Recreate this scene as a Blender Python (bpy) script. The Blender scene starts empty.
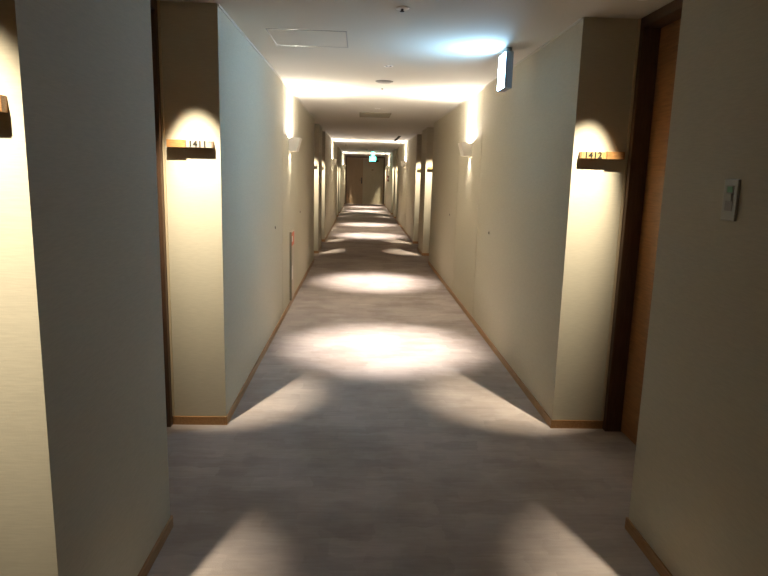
import bpy, bmesh, math
from mathutils import Vector, Matrix
PI = math.pi
S = bpy.context.scene
COL = S.collection
H = 2.40                      # ceiling height
XL, XR = -0.789, 1.2095       # corridor wall planes
FL, FR = -1.106, 1.527        # alcove depth (door frame planes)
YB, YE = -5.0, 32.1           # back wall, end wall
ALC = [(0.41, 1.53), (2.48, 3.60), (10.73, 11.85), (12.83, 13.95),
       (21.03, 22.15), (23.13, 24.25), (30.38, 31.50)]

# ------------------------------------------------------------------ materials
def newmat(name):
    m = bpy.data.materials.new(name); m.use_nodes = True
    nt = m.node_tree; b = nt.nodes['Principled BSDF']
    return m, nt, b

def simple(name, col, rough=0.6, metal=0.0, spec=0.5, emit=None, estr=0.0, bump=0.0, bscale=200, var=0.0):
    m, nt, b = newmat(name)
    b.inputs['Base Color'].default_value = (*col, 1)
    b.inputs['Roughness'].default_value = rough
    b.inputs['Metallic'].default_value = metal
    b.inputs['Specular IOR Level'].default_value = spec
    if emit:
        b.inputs['Emission Color'].default_value = (*emit, 1)
        b.inputs['Emission Strength'].default_value = estr
    if bump or var:
        tc = nt.nodes.new('ShaderNodeTexCoord')
        n = nt.nodes.new('ShaderNodeTexNoise'); n.inputs['Scale'].default_value = bscale
        n.inputs['Detail'].default_value = 3
        nt.links.new(tc.outputs['Object'], n.inputs['Vector'])
        if bump:
            bp = nt.nodes.new('ShaderNodeBump'); bp.inputs['Strength'].default_value = bump
            bp.inputs['Distance'].default_value = 0.002
            nt.links.new(n.outputs['Fac'], bp.inputs['Height']); nt.links.new(bp.outputs[0], b.inputs['Normal'])
        if var:
            mx = nt.nodes.new('ShaderNodeMixRGB'); mx.inputs[1].default_value = (*[c*(1-var) for c in col], 1)
            mx.inputs[2].default_value = (*[min(1, c*(1+var)) for c in col], 1)
            nt.links.new(n.outputs['Fac'], mx.inputs[0]); nt.links.new(mx.outputs[0], b.inputs['Base Color'])
    return m

def wallpaper(name, col):
    """cream vinyl wallpaper with a fine horizontal weave"""
    m, nt, b = newmat(name); L = nt.links.new
    b.inputs['Roughness'].default_value = 0.75; b.inputs['Specular IOR Level'].default_value = 0.25
    tc = nt.nodes.new('ShaderNodeTexCoord')
    mp = nt.nodes.new('ShaderNodeMapping'); mp.inputs['Scale'].default_value = (22, 22, 260)
    n1 = nt.nodes.new('ShaderNodeTexNoise'); n1.inputs['Scale'].default_value = 1; n1.inputs['Detail'].default_value = 3
    mp2 = nt.nodes.new('ShaderNodeMapping'); mp2.inputs['Scale'].default_value = (240, 240, 60)
    n2 = nt.nodes.new('ShaderNodeTexNoise'); n2.inputs['Scale'].default_value = 1
    L(tc.outputs['Object'], mp.inputs[0]); L(mp.outputs[0], n1.inputs['Vector'])
    L(tc.outputs['Object'], mp2.inputs[0]); L(mp2.outputs[0], n2.inputs['Vector'])
    add = nt.nodes.new('ShaderNodeMath'); add.operation = 'ADD'
    L(n1.outputs['Fac'], add.inputs[0]); L(n2.outputs['Fac'], add.inputs[1])
    bp = nt.nodes.new('ShaderNodeBump'); bp.inputs['Strength'].default_value = 0.14; bp.inputs['Distance'].default_value = 0.001
    L(add.outputs[0], bp.inputs['Height']); L(bp.outputs[0], b.inputs['Normal'])
    cr = nt.nodes.new('ShaderNodeValToRGB')
    cr.color_ramp.elements[0].position = 0.3; cr.color_ramp.elements[1].position = 0.7
    cr.color_ramp.elements[0].color = (*[c*0.94 for c in col], 1)
    cr.color_ramp.elements[1].color = (*[min(1, c*1.04) for c in col], 1)
    L(n1.outputs['Fac'], cr.inputs[0]); L(cr.outputs[0], b.inputs['Base Color'])
    return m

def wood(name, c1, c2, scale=(6, 6, 1.2), rough=0.45):
    m, nt, b = newmat(name); L = nt.links.new
    b.inputs['Roughness'].default_value = rough
    tc = nt.nodes.new('ShaderNodeTexCoord')
    mp = nt.nodes.new('ShaderNodeMapping'); mp.inputs['Scale'].default_value = scale
    w = nt.nodes.new('ShaderNodeTexNoise'); w.inputs['Scale'].default_value = 6; w.inputs['Detail'].default_value = 6
    w.inputs['Distortion'].default_value = 0.6
    cr = nt.nodes.new('ShaderNodeValToRGB')
    cr.color_ramp.elements[0].position = 0.32; cr.color_ramp.elements[1].position = 0.68
    cr.color_ramp.elements[0].color = (*c1, 1); cr.color_ramp.elements[1].color = (*c2, 1)
    L(tc.outputs['Object'], mp.inputs[0]); L(mp.outputs[0], w.inputs['Vector'])
    L(w.outputs['Fac'], cr.inputs[0]); L(cr.outputs[0], b.inputs['Base Color'])
    bp = nt.nodes.new('ShaderNodeBump'); bp.inputs['Strength'].default_value = 0.15; bp.inputs['Distance'].default_value = 0.001
    L(w.outputs['Fac'], bp.inputs['Height']); L(bp.outputs[0], b.inputs['Normal'])
    return m

def carpet():
    m, nt, b = newmat('carpet'); L = nt.links.new; N = nt.nodes.new
    b.inputs['Roughness'].default_value = 0.95; b.inputs['Specular IOR Level'].default_value = 0.1
    tc = N('ShaderNodeTexCoord')
    # wobble the lookup so the woven blocks get ragged edges
    nw = N('ShaderNodeTexNoise'); nw.inputs['Scale'].default_value = 9; nw.inputs['Detail'].default_value = 4
    L(tc.outputs['Object'], nw.inputs['Vector'])
    sub = N('ShaderNodeVectorMath'); sub.operation = 'SUBTRACT'; sub.inputs[1].default_value = (.5, .5, .5)
    L(nw.outputs['Color'], sub.inputs[0])
    sc = N('ShaderNodeVectorMath'); sc.operation = 'SCALE'; sc.inputs['Scale'].default_value = 0.10
    L(sub.outputs[0], sc.inputs[0])
    ad = N('ShaderNodeVectorMath'); ad.operation = 'ADD'
    L(tc.outputs['Object'], ad.inputs[0]); L(sc.outputs[0], ad.inputs[1])
    # random rectangular blocks, stretched across the corridor
    def blocks(bw, rh, lo, hi, off):
        mp = N('ShaderNodeMapping'); mp.inputs['Location'].default_value = off
        L(ad.outputs[0], mp.inputs[0])
        br = N('ShaderNodeTexBrick'); br.inputs['Scale'].default_value = 1
        br.inputs['Brick Width'].default_value = bw; br.inputs['Row Height'].default_value = rh
        br.inputs['Mortar Size'].default_value = 0; br.offset = 0.37
        br.inputs['Color1'].default_value = (lo, lo, lo, 1); br.inputs['Color2'].default_value = (hi, hi, hi, 1)
        L(mp.outputs[0], br.inputs['Vector']); return br.outputs['Color']
    A = blocks(0.30, 0.11, 0.93, 1.07, (0.1, 0.03, 0)); B_ = blocks(0.15, 0.05, 0.955, 1.045, (0.4, 0.2, 0))
    mul = N('ShaderNodeMixRGB'); mul.blend_type = 'MULTIPLY'; mul.inputs[0].default_value = 1
    L(A, mul.inputs[1]); L(B_, mul.inputs[2])
    # horizontal dashes of the weave
    mpd = N('ShaderNodeMapping'); mpd.inputs['Scale'].default_value = (7, 60, 1)
    nd = N('ShaderNodeTexNoise'); nd.inputs['Scale'].default_value = 1; nd.inputs['Detail'].default_value = 3
    L(tc.outputs['Object'], mpd.inputs[0]); L(mpd.outputs[0], nd.inputs['Vector'])
    crd = N('ShaderNodeValToRGB'); crd.color_ramp.elements[0].position = .36; crd.color_ramp.elements[1].position = .62
    crd.color_ramp.elements[0].color = (.955, .955, .955, 1); crd.color_ramp.elements[1].color = (1.03, 1.03, 1.03, 1)
    L(nd.outputs['Fac'], crd.inputs[0])
    mul2 = N('ShaderNodeMixRGB'); mul2.blend_type = 'MULTIPLY'; mul2.inputs[0].default_value = 1
    L(mul.outputs[0], mul2.inputs[1]); L(crd.outputs[0], mul2.inputs[2])
    # broad worn areas
    nb = N('ShaderNodeTexNoise'); nb.inputs['Scale'].default_value = 1.7; nb.inputs['Detail'].default_value = 5
    L(ad.outputs[0], nb.inputs['Vector'])
    crb = N('ShaderNodeValToRGB'); crb.color_ramp.elements[0].position = .38; crb.color_ramp.elements[1].position = .56
    crb.color_ramp.elements[0].color = (.355, .303, .274, 1); crb.color_ramp.elements[1].color = (.450, .392, .362, 1)
    L(nb.outputs['Fac'], crb.inputs[0])
    mul3 = N('ShaderNodeMixRGB'); mul3.blend_type = 'MULTIPLY'; mul3.inputs[0].default_value = 1
    L(crb.outputs[0], mul3.inputs[1]); L(mul2.outputs[0], mul3.inputs[2])
    L(mul3.outputs[0], b.inputs['Base Color'])
    nf = N('ShaderNodeTexNoise'); nf.inputs['Scale'].default_value = 260; nf.inputs['Detail'].default_value = 2
    L(tc.outputs['Object'], nf.inputs['Vector'])
    bp = N('ShaderNodeBump'); bp.inputs['Strength'].default_value = .5; bp.inputs['Distance'].default_value = .004
    L(nf.outputs['Fac'], bp.inputs['Height']); L(bp.outputs[0], b.inputs['Normal'])
    return m

M = dict(
    wall=wallpaper('wallpaper', (0.52, 0.482, 0.375)),
    ceil=simple('ceiling_paint', (0.60, 0.57, 0.50), 0.85, spec=0.2, bump=0.1, bscale=150),
    carpet=carpet(),
    base=wood('baseboard_wood', (0.30, 0.155, 0.058), (0.41, 0.23, 0.098), (20, 1.0, 20)),
    frame=wood('dark_frame_wood', (0.075, 0.040, 0.022), (0.12, 0.064, 0.034), (14, 14, 1.2), 0.5),
    door=wood('door_veneer', (0.26, 0.115, 0.04), (0.40, 0.185, 0.065), (1.5, 1.2, 16), 0.4),
    plaque=wood('plaque_wood', (0.23, 0.11, 0.038), (0.42, 0.22, 0.08), (4, 30, 60), 0.4),
    lip=simple('pale_edge', (0.55, 0.45, 0.30), 0.5),
    acry=simple('number_plate', (0.27, 0.25, 0.205), 0.5),
    gold=simple('golden_plate', (0.33, 0.225, 0.085), 0.45),
    ink=simple('black_ink', (0.02, 0.018, 0.015), 0.4),
    white=simple('white_paint', (0.78, 0.75, 0.70), 0.45),
    shade=simple('sconce_shade', (0.74, 0.70, 0.63), 0.5, bump=.05),
    reflector=simple('sconce_reflector', (0.85, 0.85, 0.83), 0.3),
    metal=simple('brushed_metal', (0.62, 0.62, 0.60), 0.32, 1.0),
    grey=simple('grey_plastic', (0.24, 0.225, 0.20), 0.6),
    spk=simple('speaker_grille', (0.30, 0.285, 0.26), 0.7, bump=.4, bscale=500),
    dark=simple('dark_plastic', (0.025, 0.023, 0.02), 0.5),
    slat=simple('vent_slat', (0.30, 0.27, 0.20), 0.8, spec=.1),
    matte=simple('matte_black', (0.03, 0.027, 0.022), 1.0, spec=0.0),
    groove=simple('seam_shadow_gap', (0.20, 0.18, 0.15), 0.9),
    bulb=simple('lamp_lens', (0.9, 0.9, 0.9), 0.2, emit=(1, .88, .70), estr=.8),
    glow=simple('sconce_lamp', (0.9, 0.9, 0.9), 0.3, emit=(1, .90, .76), estr=25),
    glow2=simple('sconce_lower_lens', (0.9, 0.9, 0.9), 0.3, emit=(1, .90, .78), estr=2.0),
    exitface=simple('exit_sign_face', (0.8, 0.9, 0.9), 0.4, emit=(.33, .66, 1.0), estr=135),
    exitgreen=simple('exit_sign_green', (0.3, 0.8, 0.65), 0.4, emit=(.08, .80, .64), estr=11),
    exitbox=simple('exit_sign_housing', (0.36, 0.40, 0.45), 0.45),
    pink=simple('faded_red_paint', (0.50, 0.24, 0.19), 0.5),
    red=simple('red_sticker', (0.62, 0.13, 0.06), 0.5),
    sticker=simple('white_sticker', (0.8, 0.76, 0.7), 0.5),
    endleft=wood('brown_fire_door', (0.33, 0.235, 0.14), (0.36, 0.26, 0.16), (2, 2, 1)),
    endright=wood('exit_tinted_fire_door', (0.42, 0.375, 0.26), (0.45, 0.41, 0.29), (2, 2, 1)),  # olive tint puts the exit sign's green light into the leaf colour
    led=simple('green_indicator', (0.08, 0.16, 0.08), 0.5, emit=(.2, .8, .3), estr=0.02),
    panel=simple('cabinet_panel', (0.50, 0.43, 0.34), 0.5),
    hatchline=simple('hatch_frame_metal', (0.30, 0.295, 0.28), 0.35, 0.5),
    steel=simple('switch_plate', (0.36, 0.35, 0.31), 0.5, 0.3),
)

# ------------------------------------------------------------------ helpers
def box(bm, x0, x1, y0, y1, z0, z1, bevel=0):
    x0, x1 = sorted((x0, x1)); y0, y1 = sorted((y0, y1)); z0, z1 = sorted((z0, z1))
    t = bmesh.new(); bmesh.ops.create_cube(t, size=1)
    bmesh.ops.scale(t, vec=(x1-x0, y1-y0, z1-z0), verts=t.verts)
    bmesh.ops.translate(t, vec=((x0+x1)/2, (y0+y1)/2, (z0+z1)/2), verts=t.verts)
    if bevel:
        bmesh.ops.bevel(t, geom=list(t.edges), offset=bevel, segments=2, affect='EDGES', profile=0.6)
    merge(bm, t)

def merge(bm, t):
    me = bpy.data.meshes.new('tmp'); t.to_mesh(me); t.free(); bm.from_mesh(me); bpy.data.meshes.remove(me)

def prism(bm, pts, axis, a, b):
    """extrude the polygon pts (u,v) along axis from a to b; axis x: (y,z), y: (x,z), z: (x,y)"""
    def P(u, v, w):
        return {'x': (w, u, v), 'y': (u, w, v), 'z': (u, v, w)}[axis]
    t = bmesh.new()
    v0 = [t.verts.new(P(u, v, a)) for u, v in pts]; v1 = [t.verts.new(P(u, v, b)) for u, v in pts]
    t.faces.new(v0); t.faces.new(v1[::-1]); n = len(pts)
    for i in range(n): t.faces.new((v0[i], v0[(i+1) % n], v1[(i+1) % n], v1[i]))
    bmesh.ops.recalc_face_normals(t, faces=t.faces); merge(bm, t)

def lathe(bm, prof, loc=(0, 0, 0), seg=32, axis='z'):
    """revolve (radius, height) profile"""
    t = bmesh.new(); rings = []
    for r, h in prof:
        ring = []
        for i in range(seg):
            a = 2*PI*i/seg; c, s = r*math.cos(a), r*math.sin(a)
            p = {'z': (c, s, h), 'x': (h, c, s), 'y': (c, h, s)}[axis]
            ring.append(t.verts.new((p[0]+loc[0], p[1]+loc[1], p[2]+loc[2])))
        rings.append(ring)
    for A, B in zip(rings, rings[1:]):
        for i in range(seg): t.faces.new((A[i], A[(i+1) % seg], B[(i+1) % seg], B[i]))
    t.faces.new(rings[0]); t.faces.new(rings[-1])
    bmesh.ops.remove_doubles(t, verts=t.verts, dist=1e-6)
    bmesh.ops.recalc_face_normals(t, faces=t.faces); merge(bm, t)

def obj(name, bm, mat, parent=None, origin=None, smooth=False, label=None):
    me = bpy.data.meshes.new(name)
    if origin is not None:
        bmesh.ops.translate(bm, vec=[-c for c in origin], verts=bm.verts)
    bm.to_mesh(me); bm.free(); me.materials.append(mat)
    if smooth:
        for p in me.polygons: p.use_smooth = True
    o = bpy.data.objects.new(name, me); COL.objects.link(o)
    if parent is not None: o.parent = parent
    if origin is not None: o.location = origin
    if label: o['label'] = label
    return o

def struct(name, bm, mat):
    o = obj(name, bm, mat); o['kind'] = 'structure'; return o

def thing(name, label, cat, loc, group=None, kind=None):
    o = bpy.data.objects.new(name, None); COL.objects.link(o); o.location = loc
    o.empty_display_size = 0.05
    if kind: o['kind'] = kind
    o['label'] = label; o['category'] = cat
    if group: o['group'] = group
    return o

def part(name, bm, mat, t, label=None, smooth=False):
    """bm given in world coordinates, stored relative to its thing"""
    root = t; off = Vector((0, 0, 0))
    while root is not None:
        off = off + Vector(root.location); root = root.parent
    bmesh.ops.translate(bm, vec=-off, verts=bm.verts)
    return obj(name, bm, mat, t, smooth=smooth, label=label)

def spot(t, loc, target, power, angle, blend, color, radius=0.02, scale=(1, 1, 1), name='lamp'):
    L = bpy.data.lights.new(name, 'SPOT'); L.energy = power; L.spot_size = math.radians(angle)
    L.spot_blend = blend; L.color = color; L.shadow_soft_size = radius
    o = bpy.data.objects.new(name, L); COL.objects.link(o)
    d = Vector(target) - Vector(loc)
    q = d.to_track_quat('-Z', 'Y')
    o.rotation_euler = q.to_euler() if abs(d.normalized().z) < .999 else ((PI, 0, 0) if d.z > 0 else (0, 0, 0))
    o.scale = scale
    if t is not None:
        o.parent = t; o.location = Vector(loc) - Vector(t.location)
    else: o.location = loc
    return o

def B(): return bmesh.new()

# ------------------------------------------------------------------ setting
b = B(); box(b, -2.0, 2.4, YB-.2, YE+.2, -0.1, 0); struct('floor', b, M['carpet'])
b = B(); box(b, -2.0, 2.4, YB-.2, YE+.2, H, H+.12); struct('ceiling', b, M['ceil'])
b = B(); box(b, -2.0, 2.4, YE, YE+.15, 0, H); struct('wall_front', b, M['wall'])
b = B(); box(b, -2.0, 2.4, YB-.15, YB, 0, H); struct('wall_back', b, M['wall'])

SEAMS = [6.39, 7.86, 16.6, 18.1, 26.9, 28.4]
def side_wall(name, xw, xf, sg):
    """sg -1 left, +1 right; solid blocks between the door alcoves, with 4 mm panel gaps"""
    b = B(); edges = [YB] + [v for a in ALC for v in a] + [YE]
    outer = xf + sg*0.30
    for i in range(0, len(edges), 2):
        y0, y1 = edges[i], edges[i+1]
        cuts = [s for s in SEAMS if y0 < s < y1]; ys = [y0]
        for c in cuts: ys += [c-.006, c+.006]
        ys.append(y1)
        if cuts:
            box(b, xw + sg*0.006, outer, y0+.001, y1-.001, 0, H)
            for j in range(0, len(ys), 2): box(b, xw, xw+sg*.0065, ys[j], ys[j+1], 0, H)
        else:
            box(b, xw, outer, y0, y1, 0, H)
    box(b, outer, outer+sg*.1, YB, YE, 0, H)
    struct(name, b, M['wall'])
    # baseboard: along the corridor and round onto the plate wall of each alcove
    b = B(); t = 0.009; hb = 0.052
    for i in range(0, len(edges), 2):
        y0, y1 = edges[i], edges[i+1]
        xa = xw; xb = xw - sg*t
        a0 = y0 - (t if i else 0)
        box(b, xa, xb, a0, y1+(t if i < len(edges)-2 else 0), 0, hb, .0015)
        if i: box(b, xw, xf-sg*.001, y0-t, y0, 0, hb, .0015)
        if i < len(edges)-2: box(b, xw, xf-sg*.001, y1, y1+t, 0, hb, .0015)
    struct('baseboard_'+name.split('_')[1], b, M['base'])
side_wall('wall_left', XL, FL, -1)
side_wall('wall_right', XR, FR, 1)
# slim white moulding where wall meets ceiling
n = 0
for xw, sg in ((XL, -1), (XR, 1)):
    edges = [YB] + [v for a in ALC for v in a] + [YE]
    b = B()
    for i in range(0, len(edges), 2): box(b, xw, xw-sg*.006, edges[i]+.01, edges[i+1]-.01, H-.012, H)
    n += 1; struct('trim_%d' % n, b, M['ceil'])

# doors in the alcoves
SIDE = {-1: 'left', 1: 'right'}
dn = 0
for k, (y0, y1) in enumerate(ALC):
    for sg, xf in ((-1, FL), (1, FR)):
        dn += 1
        t = bpy.data.objects.new('door_%d' % dn, None); COL.objects.link(t)
        t.location = (xf + sg*.1, (y0+y1)/2, 0); t['kind'] = 'structure'
        b = B(); fw = .05
        box(b, xf, xf+sg*.15, y1-fw, y1, 0, H, .002)
        box(b, xf, xf+sg*.15, y0, y0+fw, 0, H, .002)
        box(b, xf, xf+sg*.15, y0+fw, y1-fw, H-.055, H, .002)
        part('door_frame', b, M['frame'], t)
        b = B(); box(b, xf-sg*.001, xf-sg*.012, y1-.0145, y1-.0005, .055, H-.001, .001)
        part('frame_edge_strip', b, M['lip'], t, label='pale thin edge strip')
        b = B(); box(b, xf+sg*.098, xf+sg*.14, y0+fw, y1-fw, .006, H-.055, .002)
        lf = part('door_leaf', b, M['door'], t)
        yh = y0+fw+.07
        b = B(); lathe(b, [(.0, 0), (.026, 0), (.026, .008), (.011, .012), (.011, .05), (0, .05)], (0, 0, 0), 24, 'x')
        bmesh.ops.scale(b, vec=(-sg, 1, 1), verts=b.verts)
        bmesh.ops.translate(b, vec=(xf+sg*.098, yh, 1.0), verts=b.verts)
        box(b, xf+sg*.040, xf+sg*.052, yh-.01, yh+.12, .99, 1.01, .003)
        part('door_handle', b, M['metal'], lf)

# double fire door in the end wall
dn += 1
t = bpy.data.objects.new('door_%d' % dn, None); COL.objects.link(t); t.location = (.2, YE, 0); t['kind'] = 'structure'
b = B()
box(b, XL+.02, XL+.07, YE-.03, YE, 0, H-.02); box(b, XR-.07, XR-.02, YE-.03, YE, 0, H-.02)
box(b, XL+.07, XR-.07, YE-.03, YE, H-.09, H-.02)
part('door_frame', b, M['frame'], t)
b = B(); box(b, XL+.073, .098, YE-.025, YE-.001, .01, H-.093, .002); lf = part('door_leaf', b, M['endleft'], t, label='brown left door leaf')
b = B(); box(b, .102, XR-.073, YE-.028, YE-.001, .01, H-.093, .002); rf = part('door_leaf', b, M['endright'], t, label='right door leaf with green exit light in its colour')
b = B()
lathe(b, [(0, 0), (.03, 0), (.03, -.01), (.012, -.014), (.012, -.05), (0, -.05)], (.04, YE-.025, 1.2), 20, 'y')
box(b, -.08, .05, YE-.085, YE-.07, 1.19, 1.21, .003); box(b, .01, .07, YE-.03, YE-.0255, 1.02, 1.33, .002)
part('door_handle', b, M['dark'], lf)
b = B(); box(b, .56, .88, YE-.09, YE-.029, 2.13, 2.19, .004); box(b, .86, .9, YE-.28, YE-.06, 2.19, 2.205); box(b, .62, .9, YE-.29, YE-.27, 2.19, 2.205)
part('door_closer', b, M['dark'], rf)
b = B(); box(b, .53, .63, YE-.033, YE-.0285, 1.70, 1.74); part('door_plate', b, M['frame'], rf)

# ------------------------------------------------------------------ room number plaques
def text_mesh(txt, size, name):
    c = bpy.data.curves.new(name, 'FONT'); c.body = txt; c.size = size; c.extrude = 0.0006
    c.align_x = 'CENTER'; c.align_y = 'CENTER'; c.space_character = 1.18; c.offset = 0.0016
    o = bpy.data.objects.new(name, c); COL.objects.link(o)
    dg = bpy.context.evaluated_depsgraph_get()
    me = bpy.data.meshes.new_from_object(o.evaluated_get(dg))
    COL.objects.unlink(o); bpy.data.objects.remove(o); bpy.data.curves.remove(c)
    return me

def plaque(sg, y, label, txt=None):
    """sg -1: alcove on the left; local u runs from the corridor corner to the door"""
    xw = XL if sg < 0 else XR
    def X(u): return xw + sg*u
    loc = (X(.165), y, 1.63)
    t = thing('room_number_plaque', label, 'sign', loc, 'room number plaques on the alcove walls')
    # door-side wooden block, standing a little further out
    b = B(); box(b, X(.186), X(.288), y-.034, y, 1.636, 1.678, .0012)
    part('wooden_block', b, M['plaque'], t)
    # corridor-side block carrying the number
    b = B(); box(b, X(.034), X(.186), y-.027, y, 1.636, 1.674, .0012)
    nb = part('number_block', b, M['plaque'], t)
    b = B(); box(b, X(.037), X(.184), y-.0295, y-.027, 1.6375, 1.6730, .0005)
    np_ = part('number_plate', b, M['acry'] if sg < 0 else M['gold'], nb)
    if txt:
        mid = Vector((X(.1105), y-.0295, 1.655)); R = Matrix.Rotation(PI/2, 4, 'X'); nrm = Vector((0, -1, 0))
        for q, ch in enumerate(txt):
            me = text_mesh(ch, .048, 'digit'); tb = B(); tb.from_mesh(me); bpy.data.meshes.remove(me)
            cx = (-.004 if sg > 0 else -.008) + (q-1.5)*.0262
            bmesh.ops.transform(tb, matrix=Matrix.Translation(mid + Vector((cx, 0, 0)) + nrm*.0008) @ R, verts=tb.verts)
            part('digit', tb, M['ink'], nb)
        def bar(cx, cy, w, h):
            q = B(); box(q, cx-w/2, cx+w/2, cy-h/2, cy+h/2, 0, .0008)
            bmesh.ops.transform(q, matrix=Matrix.Translation(mid+nrm*.0002) @ R, verts=q.verts)
            part('plate_mark', q, M['ink'], nb)
        if sg < 0:
            bar(-.0715, 0, .0016, .034); bar(.059, .0145, .012, .003); bar(.0700, 0, .0025, .034)
        else:
            bar(-.0710, 0, .0022, .034); bar(-.060, 0, .0015, .030); bar(.058, 0, .0016, .034); bar(.0705, 0, .0016, .034)
    return t

PL = {
 (0,-1): 'dark-topped wooden room number plaque cut by the left edge of the photo',
 (0,1): 'wooden room number plaque on the nearest right alcove wall, nearer than the wall switch',
 (1,-1): 'wooden room plaque reading 1411 on the lit left alcove wall',
 (1,1): 'wooden room plaque reading 1412 on the lit right alcove wall',
 (2,-1): 'small plaque in the third left alcove, first one beyond the left wall lamp',
 (2,1): 'small plaque in the third right alcove, first one beyond the right wall lamp',
 (3,-1): 'tiny plaque in the fourth left alcove, just before the second left wall lamp',
 (3,1): 'tiny plaque in the fourth right alcove, just before the second right wall lamp',
 (4,-1): 'tiny plaque in the fifth left alcove, first beyond the second left wall lamp',
 (4,1): 'tiny plaque in the fifth right alcove, first beyond the second right wall lamp',
 (5,-1): 'tiny plaque in the sixth left alcove, just before the farthest left wall lamp',
 (5,1): 'tiny plaque in the sixth right alcove, just before the farthest right wall lamp',
 (6,-1): 'tiny plaque in the last left alcove beside the end door',
 (6,1): 'tiny plaque in the last right alcove beside the end door'}
for k, (y0, y1) in enumerate(ALC):
    for sg in (-1, 1):
        plaque(sg, y1, PL[(k, sg)], {(1, -1): '1411', (1, 1): '1412'}.get((k, sg)))

# ------------------------------------------------------------------ ceiling spotlights
WARM = (1.0, 0.86, 0.65); FLOORC = (1.0, 0.88, 0.78)
def downlight(x, y, label, group, lamp, r=.034):
    t = thing('recessed_spotlight', label, 'light', (x, y, H), group)
    b = B(); lathe(b, [(r-.006, -.001), (r-.004, -.004), (r, -.004), (r+.004, -.0015), (r+.004, 0), (r-.006, 0)][::-1], (x, y, H), 32)
    # ring only: rebuild as an open annulus
    b.free(); b = B(); tb = bmesh.new(); rings = []
    for rr, hh in [(r-.008, -.0005), (r-.006, -.004), (r, -.005), (r+.004, -.002), (r+.005, 0)]:
        rings.append([tb.verts.new((x+rr*math.cos(2*PI*i/32), y+rr*math.sin(2*PI*i/32), H+hh)) for i in range(32)])
    for A, C in zip(rings, rings[1:]):
        for i in range(32): tb.faces.new((A[i], A[(i+1) % 32], C[(i+1) % 32], C[i]))
    bmesh.ops.recalc_face_normals(tb, faces=tb.faces); merge(b, tb)
    part('trim_ring', b, M['white'], t, smooth=True)
    b = B(); lathe(b, [(0, -.0004), (r-.0075, -.0004), (r-.0075, 0), (0, 0)], (x, y, H), 32); part('baffle', b, M['dark'], t)
    b = B(); lathe(b, [(0, -.0016), (.008, -.0014), (.012, -.0004), (0, -.0004)], (x, y, H), 20); part('lens', b, M['bulb'], t, smooth=True)
    lamp(t)
P_ALC = 450; P_DOWN = 820; P_UP = 68
for k, (y0, y1) in enumerate(ALC):
    for sg, xw in ((-1, XL), (1, XR)):
        x = xw + sg*(.115 if k == 0 else .155); y = y1-.40
        where = ['nearest', 'second', 'third', 'fourth', 'fifth', 'sixth', 'last'][k]
        tx = xw + sg*(.115 if sg < 0 else (.09 if k == 0 else .03))
        downlight(x, y, 'small recessed spotlight in the ceiling of the %s %s door alcove' % (where, SIDE[sg]),
                  'spotlights over the door alcoves',
                  lambda t, x=x, y=y, tx=tx, y1=y1, k=k: spot(t, (x, y, H-.012), (tx, y1, 1.35), P_ALC*(.8 if k == 0 else 1), 32 if k < 2 else 29, 1.0, WARM, .012))
for y, w in ((5.39, 'just before the round speaker'), (8.8, 'just before the louvred vent'),
             (15.55, 'just before the second wall lamps'), (19.0, 'just past the second wall lamps'),
             (25.9, 'just before the farthest wall lamps'), (29.3, 'nearest the end door')):
    downlight(.21, y, 'small recessed spotlight in mid ceiling, ' + w, 'spotlights along the ceiling middle',
              lambda t, y=y: spot(t, (.24, y, H-.012), (.26, y, 0), P_DOWN, 48, 1.0, FLOORC, .012), r=.036)

# ------------------------------------------------------------------ wall sconces
def sconce(sg, y, label):
    xw = XL if sg < 0 else XR
    t = thing('wall_sconce', label, 'wall lamp', (xw, y, 1.815), 'wall lamps along the corridor')
    hw = .115; z0, z1 = 1.745, 1.885; d0, d1 = .085, .125; th = .004
    def X(d): return xw - sg*d
    b = B()
    prism(b, [(X(d0), z0), (X(d1), z1), (X(d1-th), z1), (X(d0-th), z0)], 'y', y-hw, y+hw)         # leaning front
    for s in (-1, 1):
        prism(b, [(X(.001), z0), (X(d0-th), z0), (X(d1-th), z1), (X(.001), z1)], 'y', y+s*hw, y+s*(hw-th))
    part('lamp_shade', b, M['shade'], t)
    b = B(); box(b, X(.001), X(.012), y-hw+th, y+hw-th, z0+.02, z1-.02); part('back_plate', b, M['white'], t)
    b = B(); box(b, X(.012), X(.085), y-.05, y+.05, 1.790, 1.806, .002); part('lamp_holder', b, M['white'], t)
    b = B(); box(b, X(.03), X(.075), y-.06, y+.06, 1.806, 1.822, .004); part('bulb', b, M['glow'], t)
    b = B(); box(b, X(.016), X(.078), y-.055, y+.055, 1.757, 1.762, .001); part('lower_lens', b, M['glow2'], t, label='glowing lower opening')
    # light thrown up (wide across the corridor, narrow along it) and a little down
    L = bpy.data.lights.new('up_lamp', 'POINT'); L.energy = P_UP; L.color = (1, .91, .81); L.shadow_soft_size = .015
    o = bpy.data.objects.new('up_lamp', L); COL.objects.link(o); o.parent = t; o.location = (-sg*.058, 0, .052)
    spot(t, (X(.06), y, 1.867), (X(.06), y, 2.4), P_UP*1.3, 128, .9, (1, .91, .81), .015, (1.6, 1, 1), 'up_lamp')
    spot(t, (X(.040), y, 1.752), (X(.040), y, 1.2), 14, 110, 1.0, (1, .88, .74), .01, (1, 1, 1), 'down_lamp')
for k, y in enumerate((7.06, 17.36, 27.66)):
    for sg in (-1, 1):
        sconce(sg, y, 'white box wall lamp on the %s wall, %s of three, throwing light up the wall' % (SIDE[sg], ['nearest', 'middle', 'farthest'][k]))

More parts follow.
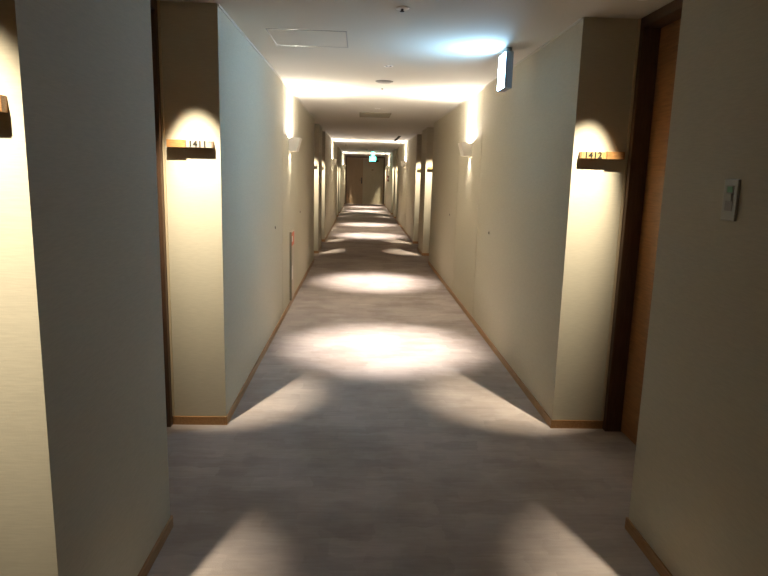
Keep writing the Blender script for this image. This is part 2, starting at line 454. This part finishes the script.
# ------------------------------------------------------------------ exit signs
ex = .975
t = thing('exit_sign', 'glowing white blue exit sign hanging from the ceiling by the right wall', 'sign', (ex, 4.53, H))
b = B(); box(b, ex-.003, ex+.052, 4.43, 4.64, 2.125, 2.368, .004); part('housing', b, M['exitbox'], t)
b = B(); box(b, ex-.006, ex-.003, 4.437, 4.633, 2.132, 2.361, .001); part('lit_face', b, M['exitface'], t, label='glowing pale blue face')
b = B(); box(b, ex+.005, ex+.045, 4.46, 4.61, 2.366, H-.001, .002); part('mounting_bracket', b, M['grey'], t)
t = thing('exit_sign', 'small glowing green exit sign hanging from the ceiling before the end door', 'sign', (.45, 26.0, H))
b = B(); box(b, .335, .60, 26.0, 26.05, 2.03, 2.225, .005); part('housing', b, M['exitbox'], t)
b = B(); box(b, .342, .593, 25.996, 26.0, 2.037, 2.218, .001); part('lit_face', b, M['exitgreen'], t, label='glowing green face')
b = B(); box(b, .41, .53, 26.01, 26.04, 2.225, H-.001, .002); part('mounting_bracket', b, M['exitgreen'], t, label='mounting bracket with added glow')  # bracket made to emit, imitating the green glow above the sign

# ------------------------------------------------------------------ ceiling devices
def hatch(x0, x1, y0, y1, label):
    t = thing('ceiling_access_hatch', label, 'hatch', ((x0+x1)/2, (y0+y1)/2, H), 'access hatches in the ceiling')
    b = B(); w = .007
    box(b, x0, x1, y0, y0+w, H-.002, H); box(b, x0, x1, y1-w, y1, H-.002, H)
    box(b, x0, x0+w, y0+w, y1-w, H-.002, H); box(b, x1-w, x1, y0+w, y1-w, H-.002, H)
    part('metal_frame', b, M['hatchline'], t)
    b = B(); box(b, x0+w+.002, x1-w-.002, y0+w+.002, y1-w-.002, H-.0015, H, .0004); pn = part('hatch_panel', b, M['ceil'], t)
    for s in (.18, .82):
        b = B(); xx = x0 + (x1-x0)*.28 if s < .5 else x0+(x1-x0)*.28
        box(b, xx-.016, xx+.016, (y0+w) if s < .5 else (y1-w-.006), (y0+w+.006) if s < .5 else (y1-w), H-.003, H-.0014)
        part('latch', b, M['metal'], pn)
hatch(-.617, -.107, 4.165, 4.675, 'square ceiling access hatch with silver frame at upper left of the ceiling')
hatch(.470, .975, 6.825, 7.32, 'faint square ceiling access hatch in the bright glow near the right wall lamp')

def sprinkler(x, y, label, r=.036, z=.016):
    t = thing('fire_sprinkler', label, 'sprinkler', (x, y, H), 'sprinkler heads in the ceiling')
    b = B(); lathe(b, [(0, -.001), (r*.6, -.004), (r, -.004), (r+.003, 0), (0, 0)], (x, y, H), 28); part('cover_ring', b, M['white'], t, smooth=True)
    b = B(); lathe(b, [(0, -z-.003), (.010, -z-.003), (.013, -z), (.007, -z+.003), (.007, -.004), (0, -.004)], (x, y, H), 20)
    part('nozzle', b, M['dark'], t, smooth=True)
sprinkler(.205, 3.56, 'small dark-tipped sprinkler head in the ceiling at the top of the photo')
sprinkler(.204, 6.757, 'tiny sprinkler head just beyond the round ceiling speaker', .020, .008)
sprinkler(-.475, 19.5, 'tiny dark sprinkler head in the far ceiling left of the middle', .03, .06)
sprinkler(.20, 22.9, 'tiny dark sprinkler head in the far ceiling before the green exit sign', .03, .05)

t = thing('ceiling_speaker', 'round grey ceiling speaker disc between the hatch and the vent', 'speaker', (.208, 6.255, H))
b = B(); lathe(b, [(0, -.012), (.066, -.012), (.074, -.008), (.074, 0), (0, 0)], (.208, 6.255, H), 40); part('speaker_grille', b, M['spk'], t, smooth=False)
b = B(); lathe(b, [(.074, 0), (.074, -.007), (.084, -.005), (.087, 0)], (.208, 6.255, H), 40); part('speaker_rim', b, M['grey'], t)

vx0, vx1, vy0, vy1 = -.04, .425, 9.38, 10.08
t = thing('ceiling_vent', 'rectangular beige louvred ceiling vent in the middle of the corridor', 'vent', ((vx0+vx1)/2, (vy0+vy1)/2, H))
b = B(); w = .03
box(b, vx0, vx1, vy0, vy0+w, H-.012, H, .002); box(b, vx0, vx1, vy1-w, vy1, H-.012, H, .002)
box(b, vx0, vx0+w, vy0+w, vy1-w, H-.012, H, .002); box(b, vx1-w, vx1, vy0+w, vy1-w, H-.012, H, .002)
box(b, (vx0+vx1)/2-.01, (vx0+vx1)/2+.01, vy0+w, vy1-w, H-.010, H)
part('vent_frame', b, M['slat'], t)
b = B(); box(b, vx0+w, vx1-w, vy0+w, vy1-w, H-.002, H); part('backing', b, M['matte'], t)
b = B()
for i in range(13):
    yy = vy0+w+.025+i*.049
    prism(b, [(yy-.014, H-.003), (yy+.012, H-.011), (yy+.014, H-.010), (yy-.012, H-.002)], 'x', vx0+w, vx1-w)
part('louvres', b, M['slat'], t)

t = thing('slot_diffuser', 'long dark slot air diffuser in the ceiling near the second right wall lamp', 'vent', (.88, 15.9, H))
b = B(); box(b, .845, .849, 14.75, 17.05, H-.003, H); box(b, .911, .915, 14.75, 17.05, H-.003, H); part('slot_frame', b, M['matte'], t)
b = B(); box(b, .849, .911, 14.75, 17.05, H-.002, H); part('dark_slot', b, M['matte'], t)

# ------------------------------------------------------------------ things on the walls
def keyhole(sg, y, label):
    xw = XL if sg < 0 else XR
    o = thing('key_cylinder', label, 'lock', (xw, y, 1.005), 'small round locks in the wall panels')
    b = B(); lathe(b, [(0, 0), (.017, 0), (.016, .003), (0, .003)], (0, 0, 0), 20, 'x')
    bmesh.ops.scale(b, vec=(-sg, 1, 1), verts=b.verts); bmesh.ops.translate(b, vec=(xw+sg*.001, y, 1.005), verts=b.verts)
    part('rim', b, M['metal'] if False else M['grey'], o)
    b = B(); lathe(b, [(0, .003), (.012, .003), (.011, .006), (0, .006)], (0, 0, 0), 20, 'x')
    bmesh.ops.scale(b, vec=(-sg, 1, 1), verts=b.verts); bmesh.ops.translate(b, vec=(xw+sg*.001, y, 1.005), verts=b.verts)
    part('core', b, M['dark'], o)
keyhole(-1, 5.83, 'small dark round lock in the left wall, nearer of two')
keyhole(-1, 8.24, 'small dark round lock in the left wall, beyond the wall lamp')
keyhole(1, 5.79, 'small dark round lock in the right wall, nearer of two')
keyhole(1, 8.43, 'small dark round lock in the right wall, beyond the wall lamp')

t = thing('extinguisher_cabinet', 'low slim cabinet with red sign set in left wall under the wall lamp', 'cabinet', (XL, 7.16, .07))
b = B(); box(b, XL, XL+.020, 7.03, 7.33, .07, .85, .003); cab = part('cabinet_door', b, M['panel'], t)
b = B(); box(b, XL, XL+.024, 7.018, 7.03, .07, .85, .001); part('edge_strip', b, M['slat'], t)
b = B(); box(b, XL+.020, XL+.0212, 7.045, 7.315, .69, .84); part('red_sign', b, M['red'], cab)
b = B(); box(b, XL+.0212, XL+.0218, 7.07, 7.18, .735, .80); part('white_sticker', b, M['sticker'], cab)
b = B(); box(b, XL+.020, XL+.0212, 7.06, 7.16, .30, .46); part('painted_highlight', b, M['sticker'], cab)  # pale patch painted in for the bright highlight low on the door

t = thing('fire_alarm_box', 'tiny pinkish red box on the far right wall near the end door', 'alarm', (XR, 27.25, 1.22))
b = B(); box(b, XR+.001, XR-.09, 27.0, 27.5, 1.22, 1.46, .006); part('red_panel', b, M['pink'], t)
b = B(); box(b, XR-.015, XR-.075, 26.996, 27.0, 1.30, 1.38, .001); part('label_plate', b, M['sticker'], t)

t = thing('wall_switch', 'narrow metal wall switch plate with green indicator on the near right pier', 'switch', (XR, 2.0, 1.465))
b = B(); box(b, XR, XR-.009, 1.966, 2.042, 1.398, 1.532, .003); sp = part('cover_plate', b, M['steel'], t)
b = B(); box(b, XR-.009, XR-.0105, 1.984, 2.026, 1.43, 1.512, .001); part('inner_frame', b, M['grey'], sp)
b = B(); box(b, XR-.0105, XR-.014, 1.988, 2.022, 1.462, 1.486, .001); part('rocker', b, M['steel'], sp)
b = B(); box(b, XR-.0105, XR-.012, 1.990, 2.018, 1.490, 1.508, .0005); part('indicator', b, M['led'], sp, label='dim green indicator')

# ------------------------------------------------------------------ camera
yaw, pitch, roll, f = .0411, -.1805, .0264, 622.5263
cy, sy, cp, sn = math.cos(yaw), math.sin(yaw), math.cos(pitch), math.sin(pitch)
fw = Vector((sy*cp, cy*cp, sn)); r = Vector((cy, -sy, 0)); u = r.cross(fw)
r2 = r*math.cos(roll) + u*math.sin(roll); u2 = -r*math.sin(roll) + u*math.cos(roll)
cam = bpy.data.cameras.new('camera'); co = bpy.data.objects.new('camera', cam); COL.objects.link(co)
mw = Matrix((r2, u2, -fw)).transposed().to_4x4(); mw.translation = Vector((0, 0, 1.518)); co.matrix_world = mw
cam.sensor_width = 36; cam.lens = 36*f/768; cam.clip_start = .02; cam.clip_end = 100
S.camera = co

w = bpy.data.worlds.new('world'); S.world = w; w.use_nodes = True
w.node_tree.nodes['Background'].inputs[0].default_value = (1, .93, .82, 1)
w.node_tree.nodes['Background'].inputs[1].default_value = 0.005
v = S.view_settings; v.view_transform = 'Standard'; v.look = 'None'; v.gamma = 1; v.use_curve_mapping = False
v.exposure = 0.0
S.cycles.max_bounces = 12; S.cycles.diffuse_bounces = 8
